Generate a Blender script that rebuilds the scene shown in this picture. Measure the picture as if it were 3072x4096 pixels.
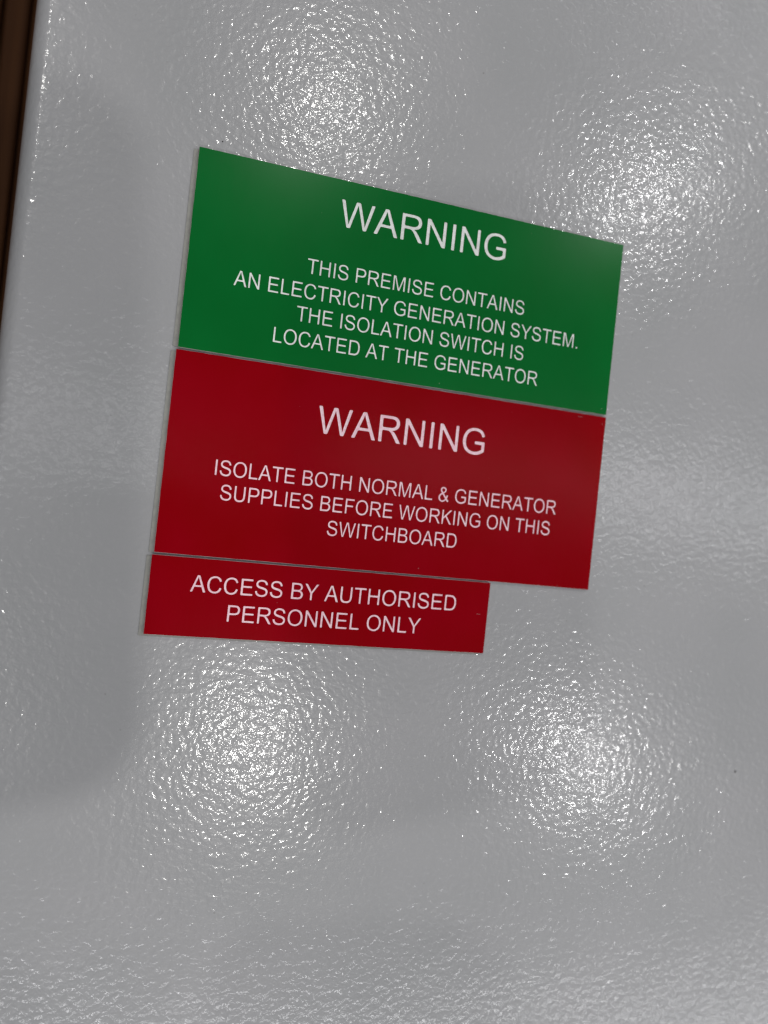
import bpy, bmesh, math, random
import numpy as np
from mathutils import Vector, Matrix
from mathutils.geometry import delaunay_2d_cdt

random.seed(4)
S = bpy.context.scene
for o in list(bpy.data.objects):
    bpy.data.objects.remove(o)
COL = S.collection
MM = 0.001

# ------------------------------------------------------------------ camera
# world: X along the signs, Y up the signs, Z out of the cabinet door (door face z = 0); metres
CAM_LOC = Vector((-0.49386, -86.24985, 196.5217)) * MM
CX = Vector((0.95404220, 0.10536359, 0.28053875))
CY = Vector((-0.10393064, 0.99438295, -0.02002411))
CZ = Vector((-0.28107277, -0.01005272, 0.95963381))
cam_d = bpy.data.cameras.new('camera')
cam = bpy.data.objects.new('camera', cam_d)
COL.objects.link(cam)
m = Matrix((CX, CY, CZ)).transposed().to_4x4()
m.translation = CAM_LOC
cam.matrix_world = m
cam_d.sensor_fit = 'HORIZONTAL'
cam_d.sensor_width = 36.0
cam_d.lens = 36.0 * 3076 / 3072
cam_d.clip_start = 0.01
cam_d.clip_end = 50
cam_d.dof.use_dof = True
cam_d.dof.focus_distance = 0.196
cam_d.dof.aperture_fstop = 9.5
S.camera = cam

# ------------------------------------------------------------------ world, lamps, exposure
W = bpy.data.worlds.new('World')
S.world = W
W.use_nodes = True
bg = W.node_tree.nodes['Background']
bg.inputs['Color'].default_value = (0.98, 0.96, 1.0, 1)
bg.inputs['Strength'].default_value = 0.06
S.view_settings.view_transform = 'Standard'
S.view_settings.look = 'None'
S.view_settings.exposure = 0.24
S.view_settings.gamma = 1.0
S.view_settings.use_curve_mapping = False
S.cycles.use_denoising = True
S.cycles.sample_clamp_indirect = 4.0
S.cycles.filter_width = 1.3

CEIL = 2.3                          # the workshop ceiling above the door
def ceiling_point(tx, ty):
    k = CAM_LOC.z + CEIL
    return (CAM_LOC.x + tx * k, CAM_LOC.y + ty * k, CEIL)

def lamp(name, tx, ty, shape, sx, sy, radiance, color):
    d = bpy.data.lights.new(name, 'AREA')
    d.shape = shape
    d.size = sx
    d.size_y = sy
    area = math.pi * sx * sx / 4 if shape == 'DISK' else sx * sy
    d.energy = radiance * area * math.pi
    d.color = color
    o = bpy.data.objects.new(name, d)
    o.location = ceiling_point(tx, ty)
    COL.objects.link(o)
    return o

for ty in (0.523, -0.324):          # two rows of round ceiling downlights
    for tx in (-0.37, 0.127, 0.6235):
        warm = (1, 0.98, 0.945) if tx < 0.5 else (1, 0.99, 0.985)
        lamp('ceiling_downlight', tx, ty, 'DISK', 0.10, 0.10, 290 * (0.68 if (tx, ty) == (0.127, 0.523) else 0.92 if ty > 0 else 0.90), warm)
# long dim tubes between and beside the rows: middle (far left one weaker), top, bottom
for tx, ty, length, width, rad in ((1.22, 0.08, 5.0, 0.06, 15.0), (-0.75, 0.055, 4.4, 0.06, 6.0),
                                   (0.75, 0.985, 4.0, 0.07, 16.0), (0.45, -0.80, 5.5, 0.10, 20.0)):
    lamp('ceiling_tube', tx, ty, 'RECTANGLE', length, width, rad, (0.985, 0.985, 1.0))

# ------------------------------------------------------------------ helpers
def empty(name, label, cat, loc=(0, 0, 0), rot=0.0, group=None):
    o = bpy.data.objects.new(name, None)
    COL.objects.link(o)
    o.location = loc
    o.rotation_euler = (0, 0, rot)
    o['label'] = label
    o['category'] = cat
    if group:
        o['group'] = group
    return o

def obj(name, verts, faces, mat, parent=None, smooth=False):
    me = bpy.data.meshes.new(name)
    me.from_pydata([tuple(v) for v in verts], [], [tuple(f) for f in faces])
    me.update()
    me.materials.append(mat)
    o = bpy.data.objects.new(name, me)
    COL.objects.link(o)
    o.parent = parent
    if smooth:
        for p in me.polygons:
            p.use_smooth = True
    return o

def from_bm(name, bm, mat, parent=None, smooth=False):
    me = bpy.data.meshes.new(name)
    bm.to_mesh(me)
    bm.free()
    me.materials.append(mat)
    o = bpy.data.objects.new(name, me)
    COL.objects.link(o)
    o.parent = parent
    if smooth:
        for p in me.polygons:
            p.use_smooth = True
    return o

def box_bm(x0, x1, y0, y1, z0, z1, bevel=0.0, seg=4, edges='all', bm=None):
    own = bm is None
    bm = bm or bmesh.new()
    r = bmesh.ops.create_cube(bm, size=1.0)
    for v in r['verts']:
        v.co = Vector((x0 + (v.co.x + .5) * (x1 - x0), y0 + (v.co.y + .5) * (y1 - y0), z0 + (v.co.z + .5) * (z1 - z0)))
    if bevel:
        es = {e for v in r['verts'] for e in v.link_edges}
        if edges == 'top':
            es = [e for e in es if max(e.verts[0].co.z, e.verts[1].co.z) > z1 - 1e-7]
        elif edges == 'upright':
            es = [e for e in es if abs(e.verts[0].co.z - e.verts[1].co.z) > 1e-7]
        bmesh.ops.bevel(bm, geom=list(es), offset=bevel, segments=seg, profile=0.5, affect='EDGES')
    return bm

# ------------------------------------------------------------------ materials
def new_mat(name):
    mt = bpy.data.materials.new(name)
    mt.use_nodes = True
    nt = mt.node_tree
    return mt, nt, nt.nodes['Principled BSDF']

def N(nt, kind, **kw):
    n = nt.nodes.new(kind)
    for k, v in kw.items():
        setattr(n, k, v)
    return n

def noise(nt, vec, scale, detail=2.0, rough=0.5, dist=0.0):
    n = N(nt, 'ShaderNodeTexNoise')
    n.inputs['Scale'].default_value = scale
    n.inputs['Detail'].default_value = detail
    n.inputs['Roughness'].default_value = rough
    n.inputs['Distortion'].default_value = dist
    nt.links.new(vec, n.inputs['Vector'])
    return n.outputs['Fac']

def ramp(nt, fac, stops):
    r = N(nt, 'ShaderNodeValToRGB')
    els = r.color_ramp.elements
    while len(els) < len(stops):
        els.new(0.5)
    for e, (p, c) in zip(els, stops):
        e.position = p
        e.color = (c, c, c, 1) if not isinstance(c, tuple) else (*c, 1)
    nt.links.new(fac, r.inputs['Fac'])
    return r.outputs['Color']

def mixc(nt, fac, a, b, mode='MIX'):
    n = N(nt, 'ShaderNodeMix', data_type='RGBA', blend_type=mode)
    for s, v in ((n.inputs[0], fac), (n.inputs[6], a), (n.inputs[7], b)):
        if hasattr(v, 'links'):
            nt.links.new(v, s)
        elif isinstance(v, (int, float)):
            s.default_value = v
        else:
            s.default_value = (*v, 1)
    return n.outputs[2]

def math_node(nt, op, a, b):
    n = N(nt, 'ShaderNodeMath', operation=op)
    for s, v in ((n.inputs[0], a), (n.inputs[1], b)):
        if hasattr(v, 'links'):
            nt.links.new(v, s)
        else:
            s.default_value = v
    return n.outputs[0]

def bump(nt, height, dist, strength=1.0, normal=None):
    b = N(nt, 'ShaderNodeBump')
    b.inputs['Strength'].default_value = strength
    b.inputs['Distance'].default_value = dist
    nt.links.new(height, b.inputs['Height'])
    if normal is not None:
        nt.links.new(normal, b.inputs['Normal'])
    return b.outputs['Normal']

def coords(nt, scale=(1, 1, 1), rot=(0, 0, 0)):
    tc = N(nt, 'ShaderNodeTexCoord')
    mp = N(nt, 'ShaderNodeMapping')
    mp.inputs['Scale'].default_value = scale
    mp.inputs['Rotation'].default_value = rot
    nt.links.new(tc.outputs['Object'], mp.inputs['Vector'])
    return mp.outputs['Vector']

def paint_material():
    """light grey textured powder coat: glossy, with millimetre-wide bumps"""
    mt, nt, p = new_mat('grey_powder_coat')
    v = coords(nt)
    tone = noise(nt, v, 18, 3, 0.55)
    base = mixc(nt, ramp(nt, tone, [(0.35, 0.0), (0.65, 1.0)]), (0.328, 0.334, 0.344), (0.354, 0.356, 0.368))
    # sparse dark specks of dirt and faint scuffs
    sp = noise(nt, v, 700, 1, 0.5)
    spk = ramp(nt, sp, [(0.80, 0.0), (0.83, 1.0)])
    base = mixc(nt, math_node(nt, 'MULTIPLY', spk, 0.45), base, (0.12, 0.11, 0.10))
    sc = noise(nt, coords(nt, (260, 36, 260), (0, 0, 0.5)), 1, 2, 0.5)
    scf = ramp(nt, sc, [(0.76, 0.0), (0.80, 1.0)])
    base = mixc(nt, math_node(nt, 'MULTIPLY', scf, 0.35), base, (0.25, 0.245, 0.23))
    nt.links.new(base, p.inputs['Base Color'])
    p.inputs['Roughness'].default_value = 0.30
    p.inputs['Specular IOR Level'].default_value = 0.36
    p.inputs['Coat Weight'].default_value = 0.40
    p.inputs['Coat Roughness'].default_value = 0.082
    big = noise(nt, v, 590, 2.0, 0.45, 0.25)
    n1 = bump(nt, big, PB)
    wav = noise(nt, v, 60, 1, 0.4)
    n2 = bump(nt, wav, 0.00012, 1.0, n1)
    nt.links.new(n2, p.inputs['Normal'])
    nt.links.new(n2, p.inputs['Coat Normal'])
    return mt
PB = 1.5e-4

def face_material(name, c1, c2, spec):
    """satin engraving laminate with faint brushing"""
    mt, nt, p = new_mat(name)
    v = coords(nt)
    t = noise(nt, v, 40, 3, 0.5)
    base = mixc(nt, ramp(nt, t, [(0.3, 0.0), (0.7, 1.0)]), c1, c2)
    dust = ramp(nt, noise(nt, v, 900, 1, 0.5), [(0.83, 0.0), (0.86, 1.0)])
    base = mixc(nt, math_node(nt, 'MULTIPLY', dust, 0.25), base, (0.45, 0.42, 0.42))
    nt.links.new(base, p.inputs['Base Color'])
    rg = noise(nt, coords(nt, (1500, 90, 1), (0, 0, 0.25)), 1, 2, 0.6)
    r = N(nt, 'ShaderNodeMapRange')
    r.inputs['To Min'].default_value = 0.175
    r.inputs['To Max'].default_value = 0.235
    nt.links.new(rg, r.inputs['Value'])
    nt.links.new(r.outputs['Result'], p.inputs['Roughness'])
    p.inputs['Specular IOR Level'].default_value = spec
    n1 = bump(nt, rg, 4e-6)
    nt.links.new(bump(nt, noise(nt, v, 2600, 1, 0.5), 3.0e-6, 1.0, n1), p.inputs['Normal'])
    return mt

def letter_material(name, c1, c2):
    mt, nt, p = new_mat(name)
    v = coords(nt)
    t = noise(nt, v, 1300, 2, 0.6)
    t2 = noise(nt, v, 160, 1, 0.5)
    base = mixc(nt, ramp(nt, t, [(0.30, 0.0), (0.62, 1.0)]), c2, c1)
    base = mixc(nt, ramp(nt, t2, [(0.5, 0.0), (0.75, 0.6)]), base, c2)
    nt.links.new(base, p.inputs['Base Color'])
    p.inputs['Roughness'].default_value = 0.7
    p.inputs['Specular IOR Level'].default_value = 0.25
    nt.links.new(bump(nt, t, 2e-5), p.inputs['Normal'])
    return mt

def plain(name, c1, c2, scale, rough, bmp=0.0, spec=0.4):
    mt, nt, p = new_mat(name)
    v = coords(nt)
    t = noise(nt, v, scale, 3, 0.55)
    nt.links.new(mixc(nt, ramp(nt, t, [(0.3, 0.0), (0.7, 1.0)]), c1, c2), p.inputs['Base Color'])
    p.inputs['Roughness'].default_value = rough
    p.inputs['Specular IOR Level'].default_value = spec
    if bmp:
        nt.links.new(bump(nt, t, bmp), p.inputs['Normal'])
    return mt

def wood_material():
    mt, nt, p = new_mat('brown_timber')
    v = coords(nt, (170, 6, 170))
    t = noise(nt, v, 1, 5, 0.6, 0.6)
    c = ramp(nt, t, [(0.3, (0.026, 0.009, 0.0035)), (0.5, (0.052, 0.020, 0.007)), (0.75, (0.068, 0.028, 0.011))])
    nt.links.new(c, p.inputs['Base Color'])
    p.inputs['Roughness'].default_value = 0.6
    p.inputs['Specular IOR Level'].default_value = 0.08
    nt.links.new(bump(nt, t, 0.0004), p.inputs['Normal'])
    return mt

M_paint = paint_material()
M_green = face_material('green_laminate', (0.0008, 0.122, 0.0190), (0.0010, 0.136, 0.023), 0.10)
M_red = face_material('red_laminate', (0.240, 0.0002, 0.0022), (0.268, 0.0002, 0.0056), 0.036)
M_white = letter_material('white_engraving', (0.90, 0.91, 0.90), (0.70, 0.73, 0.71))
M_pink = letter_material('pinkish_engraving', (0.95, 0.74, 0.80), (0.88, 0.54, 0.63))
M_core_w = plain('grey_green_laminate_core', (0.36, 0.37, 0.34), (0.46, 0.46, 0.42), 900, 0.5)
M_core_p = plain('pinkish_laminate_core', (0.42, 0.29, 0.30), (0.56, 0.40, 0.42), 900, 0.5)
M_backing = plain('grey_backing', (0.25, 0.25, 0.235), (0.31, 0.31, 0.285), 700, 0.35, 2e-5)
M_wood = wood_material()
M_black = plain('black_phone_shell', (0.015, 0.015, 0.017), (0.020, 0.020, 0.022), 300, 0.3)
M_chip = plain('dark_chipped_paint', (0.02, 0.02, 0.02), (0.05, 0.045, 0.04), 3000, 0.7)

# ------------------------------------------------------------------ timber bench under the cabinet
Z_BENCH = -0.170
bm = bmesh.new()
xs = [-0.60, -0.480, -0.390, -0.305, -0.215, -0.130, -0.0862, -0.0752, 0.06, 0.15, 0.24, 0.33, 0.42, 0.51, 0.60]
for a, b in zip(xs[:-1], xs[1:]):   # grooved boarding, one continuous top
    g = 0.0007
    box_bm(a + g, b - g, -0.9, 0.6, Z_BENCH - 0.03, Z_BENCH, 0.0012, 2, 'top', bm)
box_bm(xs[0], xs[-1], -0.9, 0.6, Z_BENCH - 0.045, Z_BENCH - 0.0302, 0, 1, 'all', bm)
bench = from_bm('timber_bench', bm, M_wood)
bench['label'] = 'dark brown grooved timber bench top, blurred, past the left edge of the grey cabinet'
bench['category'] = 'bench'

# ------------------------------------------------------------------ switchboard cabinet
X0, X1, Y0, Y1 = -0.0403, 0.345, -0.430, 0.215
cab = empty('switchboard_cabinet', 'light grey textured metal switchboard cabinet with three engraved signs on its door', 'cabinet', (0, 0, Z_BENCH))
def in_cab(o):
    o.location = (0, 0, -Z_BENCH)
    return o
bm = box_bm(X0, X1, Y0, Y1, -0.020, 0.0, 0.0055, 3, 'upright')
top = [e for e in bm.edges if min(e.verts[0].co.z, e.verts[1].co.z) > -1e-7]
bmesh.ops.bevel(bm, geom=top, offset=0.0043, segments=14, profile=0.5, affect='EDGES')
door = in_cab(from_bm('door', bm, M_paint, cab, True))
bm = box_bm(X0 + 0.004, X1 - 0.004, Y0 + 0.004, Y1 - 0.004, Z_BENCH + 0.0003, -0.0215, 0.003, 3, 'upright')
in_cab(from_bm('body', bm, M_paint, cab, False))

def blob(name, x, y, r, parent, squash=0.4, elong=1.3):
    bm = bmesh.new()
    bmesh.ops.create_icosphere(bm, subdivisions=2, radius=r)
    for v in bm.verts:
        k = 1 + random.uniform(-.25, .25)
        v.co = Vector((v.co.x * k, v.co.y * elong * k, v.co.z * squash))
        v.co += Vector((x, y, r * 0.1))
    return in_cab(from_bm(name, bm, M_chip, parent, True))
for x, y, r in ((178.6, -152.3, 0.31), (5.4, 3.0, 0.17)):
    blob('paint_chip', x * MM, y * MM, r * MM, cab)

# ------------------------------------------------------------------ lettering outlines (grotesque capitals, 2048 units per em)
GL = {
 'A': (1366, "M-3 0 L560 1466 L769 1466 L1369 0 L1148 0 L977 444 L364 444 L203 0 Z M420 602 L917 602 L764 1008 Q694 1193 660 1312 Q632 1171 581 1032 Z"),
 'B': (1366, "M150 0 L150 1466 L700 1466 Q868 1466 969.5 1421.5 Q1071 1377 1128.5 1284.5 Q1186 1192 1186 1091 Q1186 997 1135 914 Q1084 831 981 780 Q1114 741 1185.5 647 Q1257 553 1257 425 Q1257 322 1213.5 233.5 Q1170 145 1106 97 Q1042 49 945.5 24.5 Q849 0 709 0 Z M344 850 L661 850 Q790 850 846 867 Q920 889 957.5 940 Q995 991 995 1068 Q995 1141 960 1196.5 Q925 1252 860 1272.5 Q795 1293 637 1293 L344 1293 Z M344 173 L709 173 Q803 173 841 180 Q908 192 953 220 Q998 248 1027 301.5 Q1056 355 1056 425 Q1056 507 1014 567.5 Q972 628 897.5 652.5 Q823 677 683 677 L344 677 Z"),
 'C': (1479, "M1204 514 L1398 465 Q1337 226 1178.5 100.5 Q1020 -25 791 -25 Q554 -25 405.5 71.5 Q257 168 179.5 351 Q102 534 102 744 Q102 973 189.5 1143.5 Q277 1314 438.5 1402.5 Q600 1491 794 1491 Q1014 1491 1164 1379 Q1314 1267 1373 1064 L1182 1019 Q1131 1179 1034 1252 Q937 1325 790 1325 Q621 1325 507.5 1244 Q394 1163 348 1026.5 Q302 890 302 745 Q302 558 356.5 418.5 Q411 279 526 210 Q641 141 775 141 Q938 141 1051 235 Q1164 329 1204 514 Z"),
 'D': (1479, "M158 0 L158 1466 L663 1466 Q834 1466 924 1445 Q1050 1416 1139 1340 Q1255 1242 1312.5 1089.5 Q1370 937 1370 741 Q1370 574 1331 445 Q1292 316 1231 231.5 Q1170 147 1097.5 98.5 Q1025 50 922.5 25 Q820 0 687 0 Z M352 173 L665 173 Q810 173 892.5 200 Q975 227 1024 276 Q1093 345 1131.5 461.5 Q1170 578 1170 744 Q1170 974 1094.5 1097.5 Q1019 1221 911 1263 Q833 1293 660 1293 L352 1293 Z"),
 'E': (1366, "M162 0 L162 1466 L1222 1466 L1222 1293 L356 1293 L356 844 L1167 844 L1167 672 L356 672 L356 173 L1256 173 L1256 0 Z"),
 'F': (1251, "M168 0 L168 1466 L1157 1466 L1157 1293 L362 1293 L362 839 L1050 839 L1050 666 L362 666 L362 0 Z"),
 'G': (1593, "M844 575 L844 747 L1465 748 L1465 204 Q1322 90 1170 32.5 Q1018 -25 858 -25 Q642 -25 465.5 67.5 Q289 160 199 335 Q109 510 109 726 Q109 940 198.5 1125.5 Q288 1311 456 1401 Q624 1491 843 1491 Q1002 1491 1130.5 1439.5 Q1259 1388 1332 1296 Q1405 1204 1443 1056 L1268 1008 Q1235 1120 1186 1184 Q1137 1248 1046 1286.5 Q955 1325 844 1325 Q711 1325 614 1284.5 Q517 1244 457.5 1178 Q398 1112 365 1033 Q309 897 309 738 Q309 542 376.5 410 Q444 278 573 214 Q702 150 847 150 Q973 150 1093 198.5 Q1213 247 1275 302 L1275 575 Z"),
 'H': (1479, "M164 0 L164 1466 L358 1466 L358 864 L1120 864 L1120 1466 L1314 1466 L1314 0 L1120 0 L1120 691 L358 691 L358 0 Z"),
 'I': (569, "M191 0 L191 1466 L385 1466 L385 0 Z"),
 'K': (1366, "M150 0 L150 1466 L344 1466 L344 739 L1072 1466 L1335 1466 L720 872 L1362 0 L1106 0 L584 742 L344 508 L344 0 Z"),
 'L': (1139, "M150 0 L150 1466 L344 1466 L344 173 L1066 173 L1066 0 Z"),
 'M': (1706, "M152 0 L152 1466 L444 1466 L791 428 Q839 283 861 211 Q886 291 939 446 L1290 1466 L1551 1466 L1551 0 L1364 0 L1364 1227 L938 0 L763 0 L339 1248 L339 0 Z"),
 'N': (1479, "M156 0 L156 1466 L355 1466 L1125 315 L1125 1466 L1311 1466 L1311 0 L1112 0 L342 1152 L342 0 Z"),
 'O': (1593, "M99 714 Q99 1079 295 1285.5 Q491 1492 801 1492 Q1004 1492 1167 1395 Q1330 1298 1415.5 1124.5 Q1501 951 1501 731 Q1501 508 1411 332 Q1321 156 1156 65.5 Q991 -25 800 -25 Q593 -25 430 75 Q267 175 183 348 Q99 521 99 714 Z M299 711 Q299 446 441.5 293.5 Q584 141 799 141 Q1018 141 1159.5 295 Q1301 449 1301 732 Q1301 911 1240.5 1044.5 Q1180 1178 1063.5 1251.5 Q947 1325 802 1325 Q596 1325 447.5 1183.5 Q299 1042 299 711 Z"),
 'P': (1366, "M158 0 L158 1466 L711 1466 Q857 1466 934 1452 Q1042 1434 1115 1383.5 Q1188 1333 1232.5 1242 Q1277 1151 1277 1042 Q1277 855 1158 725.5 Q1039 596 728 596 L352 596 L352 0 Z M352 769 L731 769 Q919 769 998 839 Q1077 909 1077 1036 Q1077 1128 1030.5 1193.5 Q984 1259 908 1280 Q859 1293 727 1293 L352 1293 Z"),
 'R': (1479, "M161 0 L161 1466 L811 1466 Q1007 1466 1109 1426.5 Q1211 1387 1272 1287 Q1333 1187 1333 1066 Q1333 910 1232 803 Q1131 696 920 667 Q997 630 1037 594 Q1122 516 1198 399 L1453 0 L1209 0 L1015 305 Q930 437 875 507 Q820 577 776.5 605 Q733 633 688 644 Q655 651 580 651 L355 651 L355 0 Z M355 819 L772 819 Q905 819 980 846.5 Q1055 874 1094 934.5 Q1133 995 1133 1066 Q1133 1170 1057.5 1237 Q982 1304 819 1304 L355 1304 Z"),
 'S': (1366, "M92 471 L275 487 Q288 377 335.5 306.5 Q383 236 483 192.5 Q583 149 708 149 Q819 149 904 182 Q989 215 1030.5 272.5 Q1072 330 1072 398 Q1072 467 1032 518.5 Q992 570 900 605 Q841 628 639 676.5 Q437 725 356 768 Q251 823 199.5 904.5 Q148 986 148 1087 Q148 1198 211 1294.5 Q274 1391 395 1441 Q516 1491 664 1491 Q827 1491 951.5 1438.5 Q1076 1386 1143 1284 Q1210 1182 1215 1053 L1029 1039 Q1014 1178 927.5 1249 Q841 1320 672 1320 Q496 1320 415.5 1255.5 Q335 1191 335 1100 Q335 1021 392 970 Q448 919 684.5 865.5 Q921 812 1009 772 Q1137 713 1198 622.5 Q1259 532 1259 414 Q1259 297 1192 193.5 Q1125 90 999.5 32.5 Q874 -25 717 -25 Q518 -25 383.5 33 Q249 91 172.5 207.5 Q96 324 92 471 Z"),
 'T': (1251, "M531 0 L531 1293 L48 1293 L48 1466 L1210 1466 L1210 1293 L725 1293 L725 0 Z"),
 'U': (1479, "M1120 1466 L1314 1466 L1314 619 Q1314 398 1264 268 Q1214 138 1083.5 56.5 Q953 -25 741 -25 Q535 -25 404 46 Q273 117 217 251.5 Q161 386 161 619 L161 1466 L355 1466 L355 620 Q355 429 390.5 338.5 Q426 248 512.5 199 Q599 150 724 150 Q938 150 1029 247 Q1120 344 1120 620 Z"),
 'W': (1933, "M414 0 L25 1466 L224 1466 L447 505 Q483 354 509 205 Q565 440 575 476 L854 1466 L1088 1466 L1298 724 Q1377 448 1412 205 Q1440 344 1485 524 L1715 1466 L1910 1466 L1508 0 L1321 0 L1012 1117 Q973 1257 966 1289 Q943 1188 923 1117 L612 0 Z"),
 'Y': (1366, "M571 0 L571 621 L6 1466 L242 1466 L531 1024 Q611 900 680 776 Q746 891 840 1035 L1124 1466 L1350 1466 L765 621 L765 0 Z"),
 '&': (1366, "M973 173 Q881 70 772.5 18.5 Q664 -33 538 -33 Q306 -33 170 124 Q59 252 59 410 Q59 551 149.5 664 Q240 777 420 863 Q318 981 284 1054 Q250 1127 250 1195 Q250 1331 356.5 1411 Q463 1491 624 1491 Q778 1491 876 1406.5 Q974 1332 974 1209 Q974 994 689 842 L959 497 Q1006 588 1031 708 L1224 667 Q1175 470 1091 343 Q1195 206 1326 112 L1201 -36 Q1090 36 973 173 Z M595 957 Q716 1028 751 1082 Q786 1136 786 1201 Q786 1268 737 1306.5 Q688 1345 614 1345 Q539 1345 488.5 1306.5 Q438 1268 438 1208 Q438 1173 456 1134.5 Q474 1096 510 1053 Z M858 317 L520 736 Q370 646 318 569 Q266 492 266 416 Q266 323 340 223 Q414 123 549 123 Q633 123 723 175.5 Q813 228 858 317 Z"),
 '.': (569, "M186 0 L186 205 L391 205 L391 0 Z"),
 ' ': (569, ""),
}

def round_loop(loop, r):
    """the round cutter leaves small radii at every corner"""
    out = []
    n = len(loop)
    for i in range(n):
        p, a, b = np.array(loop[i]), np.array(loop[i - 1]), np.array(loop[(i + 1) % n])
        u, w = a - p, b - p
        lu, lw = np.hypot(*u), np.hypot(*w)
        ang = math.acos(max(-1, min(1, float(u @ w) / (lu * lw))))
        if ang > math.radians(150):
            out.append(tuple(p))
            continue
        k = min(r, lu * 0.42, lw * 0.42)
        s, e = p + u / lu * k, p + w / lw * k
        for t in (0, .25, .5, .75, 1):
            q = (1 - t) ** 2 * s + 2 * t * (1 - t) * p + t * t * e
            out.append((float(q[0]), float(q[1])))
    return out

def parse(path):
    loops, cur = [], []
    tk = path.replace('M', ' M ').replace('L', ' L ').replace('Q', ' Q ').replace('Z', ' Z ').split()
    i = 0
    while i < len(tk):
        c = tk[i]
        if c in 'ML':
            cur.append((float(tk[i + 1]), float(tk[i + 2]))); i += 3
        elif c == 'Q':
            x0, y0 = cur[-1]
            x1, y1, x2, y2 = (float(t) for t in tk[i + 1:i + 5]); i += 5
            for k in (1, 2, 3):
                t = k / 3
                cur.append(((1 - t) ** 2 * x0 + 2 * t * (1 - t) * x1 + t * t * x2, (1 - t) ** 2 * y0 + 2 * t * (1 - t) * y1 + t * t * y2))
        else:
            if len(cur) > 1 and math.dist(cur[0], cur[-1]) < 1:
                cur.pop()
            loops.append(round_loop(cur, 62)); cur = []; i += 1
    return loops
GLYPH = {k: (a, parse(s)) for k, (a, s) in GL.items()}

def text_loops(text, xl, xr, base, cap):
    """outlines of one engraved line whose ink spans xl..xr (mm) on the given baseline"""
    items, pen = [], 0.0
    for ch in text:
        adv, loops = GLYPH[ch]
        for lp in loops:
            items.append([(x + pen, y) for x, y in lp])
        pen += adv
    mn = min(p[0] for l in items for p in l)
    mx = max(p[0] for l in items for p in l)
    kx, ky = (xr - xl) / (mx - mn), cap / 1466
    out = []
    for l in items:
        out.append([(xl + (x - mn) * kx + random.uniform(-.012, .012), base + y * ky + random.uniform(-.012, .012)) for x, y in l])
    return out

def inside(pts, loops):
    """even-odd test of many points against many loops"""
    px, py = pts[:, 0], pts[:, 1]
    res = np.zeros(len(pts), bool)
    for l in loops:
        a = np.array(l)
        b = np.roll(a, -1, axis=0)
        lo, hi = a.min(0), a.max(0)
        idx = np.where((px >= lo[0]) & (px <= hi[0]) & (py >= lo[1]) & (py <= hi[1]))[0]
        if not len(idx):
            continue
        x, y = px[idx, None], py[idx, None]
        cond = (a[None, :, 1] > y) != (b[None, :, 1] > y)
        with np.errstate(divide='ignore', invalid='ignore'):
            xi = a[None, :, 0] + (y - a[None, :, 1]) * (b[None, :, 0] - a[None, :, 0]) / (b[None, :, 1] - a[None, :, 1])
        res[idx] ^= ((cond & (x < xi)).sum(1) % 2 == 1)
    return res

def triangulate(loops):
    vs, es = [], []
    for l in loops:
        k = len(vs)
        vs += [Vector(p) for p in l]
        es += [(k + i, k + (i + 1) % len(l)) for i in range(len(l))]
    v, e, f, *_ = delaunay_2d_cdt(vs, es, [], 0, 1e-7)
    v = np.array([tuple(p) for p in v])
    f = np.array([t for t in f if len(t) == 3])
    return v, f, v[f].mean(1)

# plate build-up, mm above the paint
Z_BACKING, Z_CORE, Z_CAP = 0.28, 1.15, 1.28

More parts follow.
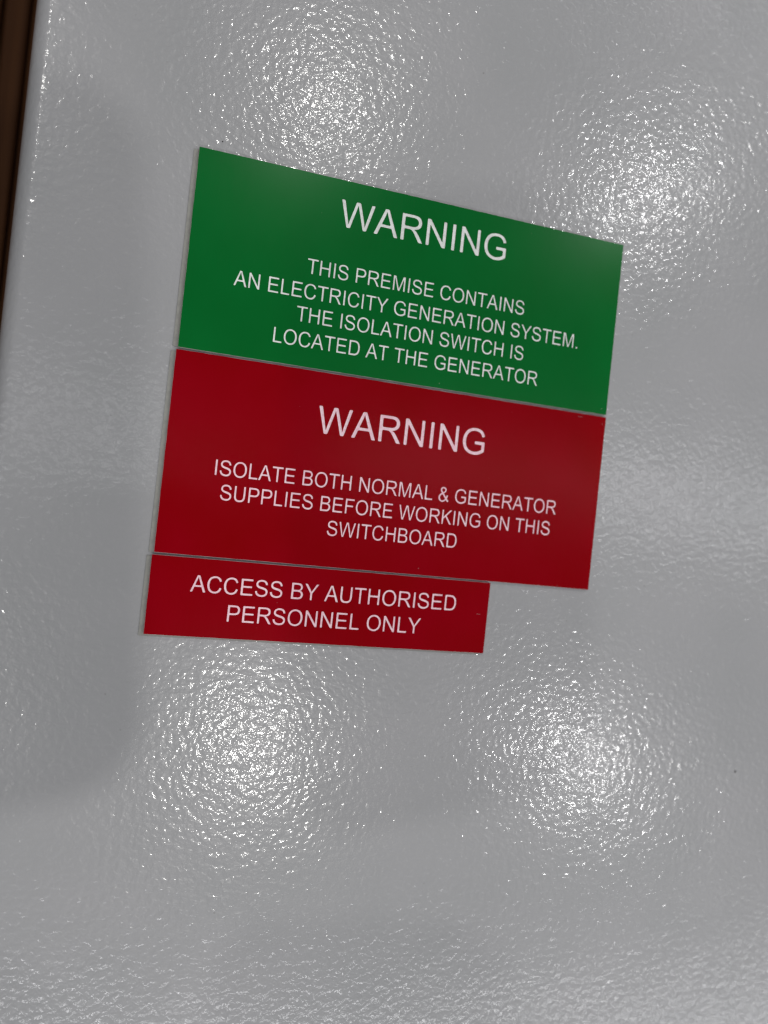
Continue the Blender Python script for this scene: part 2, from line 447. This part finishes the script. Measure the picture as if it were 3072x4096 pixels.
def make_sign(name, label, x, y, w, h, rot, lines, m_face, m_letter, m_core, overhang):
    """engraved laminate plate; (0,0) is its top left corner, x to the right, y down is negative"""
    root = empty(name, label, 'sign', (x * MM, y * MM, 0), rot, 'engraved safety signs on the cabinet door')
    text = []
    for t, xl, xr, base, cap in lines:
        text.append((t, text_loops(t, xl - x, xr - x, base - y, cap)))
    all_loops = [l for _, ls in text for l in ls]
    # core plate, and a thin darker grey layer offset left and slightly down
    ins = 0.08
    bm = box_bm(0, w * MM, -h * MM, 0, Z_BACKING * MM, Z_CORE * MM, 0.00006, 2)
    from_bm('core_plate', bm, m_core, root)
    bm = box_bm(-1.15 * MM, (w - 1.1) * MM, (-h - overhang) * MM, -0.45 * MM, 0.0, Z_BACKING * MM - 2e-6)
    from_bm('backing_layer', bm, M_backing, root)
    # coloured skin with the letters cut through it
    rect = []
    for (ax, ay), (bx, by) in (((ins, -ins), (w - ins, -ins)), ((w - ins, -ins), (w - ins, -h + ins)), ((w - ins, -h + ins), (ins, -h + ins)), ((ins, -h + ins), (ins, -ins))):
        n = int(math.dist((ax, ay), (bx, by)) / 1.6)
        for i in range(n):
            t = i / n
            j = random.uniform(-.03, .03) if i else 0
            rect.append((ax + (bx - ax) * t + (j if ax == bx else 0), ay + (by - ay) * t + (j if ay == by else 0)))
    v, f, c = triangulate([rect] + all_loops)
    keep = inside(c, [rect]) & ~inside(c, all_loops)
    f = f[keep]
    verts = [(p[0] * MM, p[1] * MM, Z_CAP * MM) for p in v]
    faces = []
    for t in f:
        a, b, d = v[t]
        ccw = (b[0] - a[0]) * (d[1] - a[1]) - (b[1] - a[1]) * (d[0] - a[0]) > 0
        faces.append(tuple(t) if ccw else tuple(t[::-1]))
    nv = len(verts)
    for loop in [rect] + all_loops:                 # outer rim and groove walls
        k = len(verts)
        n = len(loop)
        verts += [(p[0] * MM, p[1] * MM, Z_CAP * MM) for p in loop] + [(p[0] * MM, p[1] * MM, (Z_CORE + 0.004) * MM) for p in loop]
        faces += [(k + i, k + (i + 1) % n, k + n + (i + 1) % n, k + n + i) for i in range(n)]
    obj('coloured_face', verts, faces, m_face, root)
    # the pale groove floors, one part per line of writing
    for t, ls in text:
        v, f, c = triangulate(ls)
        f = f[inside(c, ls)]
        verts = [(p[0] * MM, p[1] * MM, (Z_CORE + 0.008) * MM) for p in v]
        faces = []
        for q in f:
            a, b, d = v[q]
            ccw = (b[0] - a[0]) * (d[1] - a[1]) - (b[1] - a[1]) * (d[0] - a[0]) > 0
            faces.append(tuple(q) if ccw else tuple(q[::-1]))
        o = obj('lettering', verts, faces, m_letter, root)
        o['label'] = 'engraved line reading ' + t
    return root

def nicks(root, spots, mat):
    """small pale nicks in the coloured skin"""
    for x, y, lx, ly in spots:
        a = [(x - lx / 2, y - ly / 2), (x + lx / 2, y - ly / 2 * .6), (x + lx / 2 * .9, y + ly / 2), (x - lx / 2 * .8, y + ly / 2 * .8)]
        o = obj('nick', [(p[0] * MM, p[1] * MM, (Z_CAP + 0.006) * MM) for p in a], [(0, 1, 2, 3)], mat, root)

green = make_sign('warning_sign', 'green sign at the top of the stack, white engraved WARNING about an electricity generation system', 0, 0, 120, 49.54, 0, [
    ('WARNING', 36.70, 83.65, -12.06, 7.10),
    ('THIS PREMISE CONTAINS', 29.54, 90.95, -25.66, 3.90),
    ('AN ELECTRICITY GENERATION SYSTEM.', 11.66, 108.50, -32.12, 3.90),
    ('THE ISOLATION SWITCH IS', 28.06, 92.12, -38.16, 3.90),
    ('LOCATED AT THE GENERATOR', 22.82, 97.20, -44.50, 3.90)], M_green, M_white, M_core_w, -0.3)
red = make_sign('warning_sign', 'larger red sign in the middle of the stack, engraved WARNING to isolate both supplies', -0.31, -49.99, 120.4, 50.0, -0.00126, [
    ('WARNING', 36.53, 83.35, -65.76, 7.10),
    ('ISOLATE BOTH NORMAL & GENERATOR', 12.12, 107.15, -79.58, 3.90),
    ('SUPPLIES BEFORE WORKING ON THIS', 13.98, 105.85, -85.62, 3.90),
    ('SWITCHBOARD', 41.95, 78.15, -91.80, 3.90)], M_red, M_pink, M_core_p, 0.05)
small = make_sign('access_sign', 'small red sign at the bottom of the stack reading ACCESS BY AUTHORISED PERSONNEL ONLY', -0.73, -100.48, 90.15, 19.6, 0.0, [
    ('ACCESS BY AUTHORISED', 9.19, 79.85, -108.92, 4.20),
    ('PERSONNEL ONLY', 18.85, 70.25, -115.78, 4.20)], M_red, M_pink, M_core_p, 0.5)
nicks(red, [(112.0, -1.0, 1.6, .05), (119.3, -2.1, .06, .6)], M_core_p)
nicks(small, [(87.4, -8.9, 1.3, .05)], M_core_p)
nicks(green, [(118.2, -47.9, .3, .12)], M_core_w)

# ------------------------------------------------------------------ the phone that takes the picture
ph = empty('smartphone', 'black smartphone held over the cabinet door, its back to the signs', 'phone')
pm = Matrix((CX, CY, CZ)).transposed().to_4x4()
pm.translation = CAM_LOC + CZ * 0.004
ph.matrix_world = pm
bm = box_bm(-0.0535, 0.0195, -0.141, 0.0145, 0.0, 0.008, 0.017, 10, 'upright')  # unseen; corners over-rounded and length extended to shape its cast shadow
from_bm('phone_body', bm, M_black, ph)
bm = box_bm(-0.021, 0.014, -0.021, 0.0105, -0.0015, -0.0001, 0.006, 6, 'upright')
from_bm('camera_bump', bm, M_black, ph)
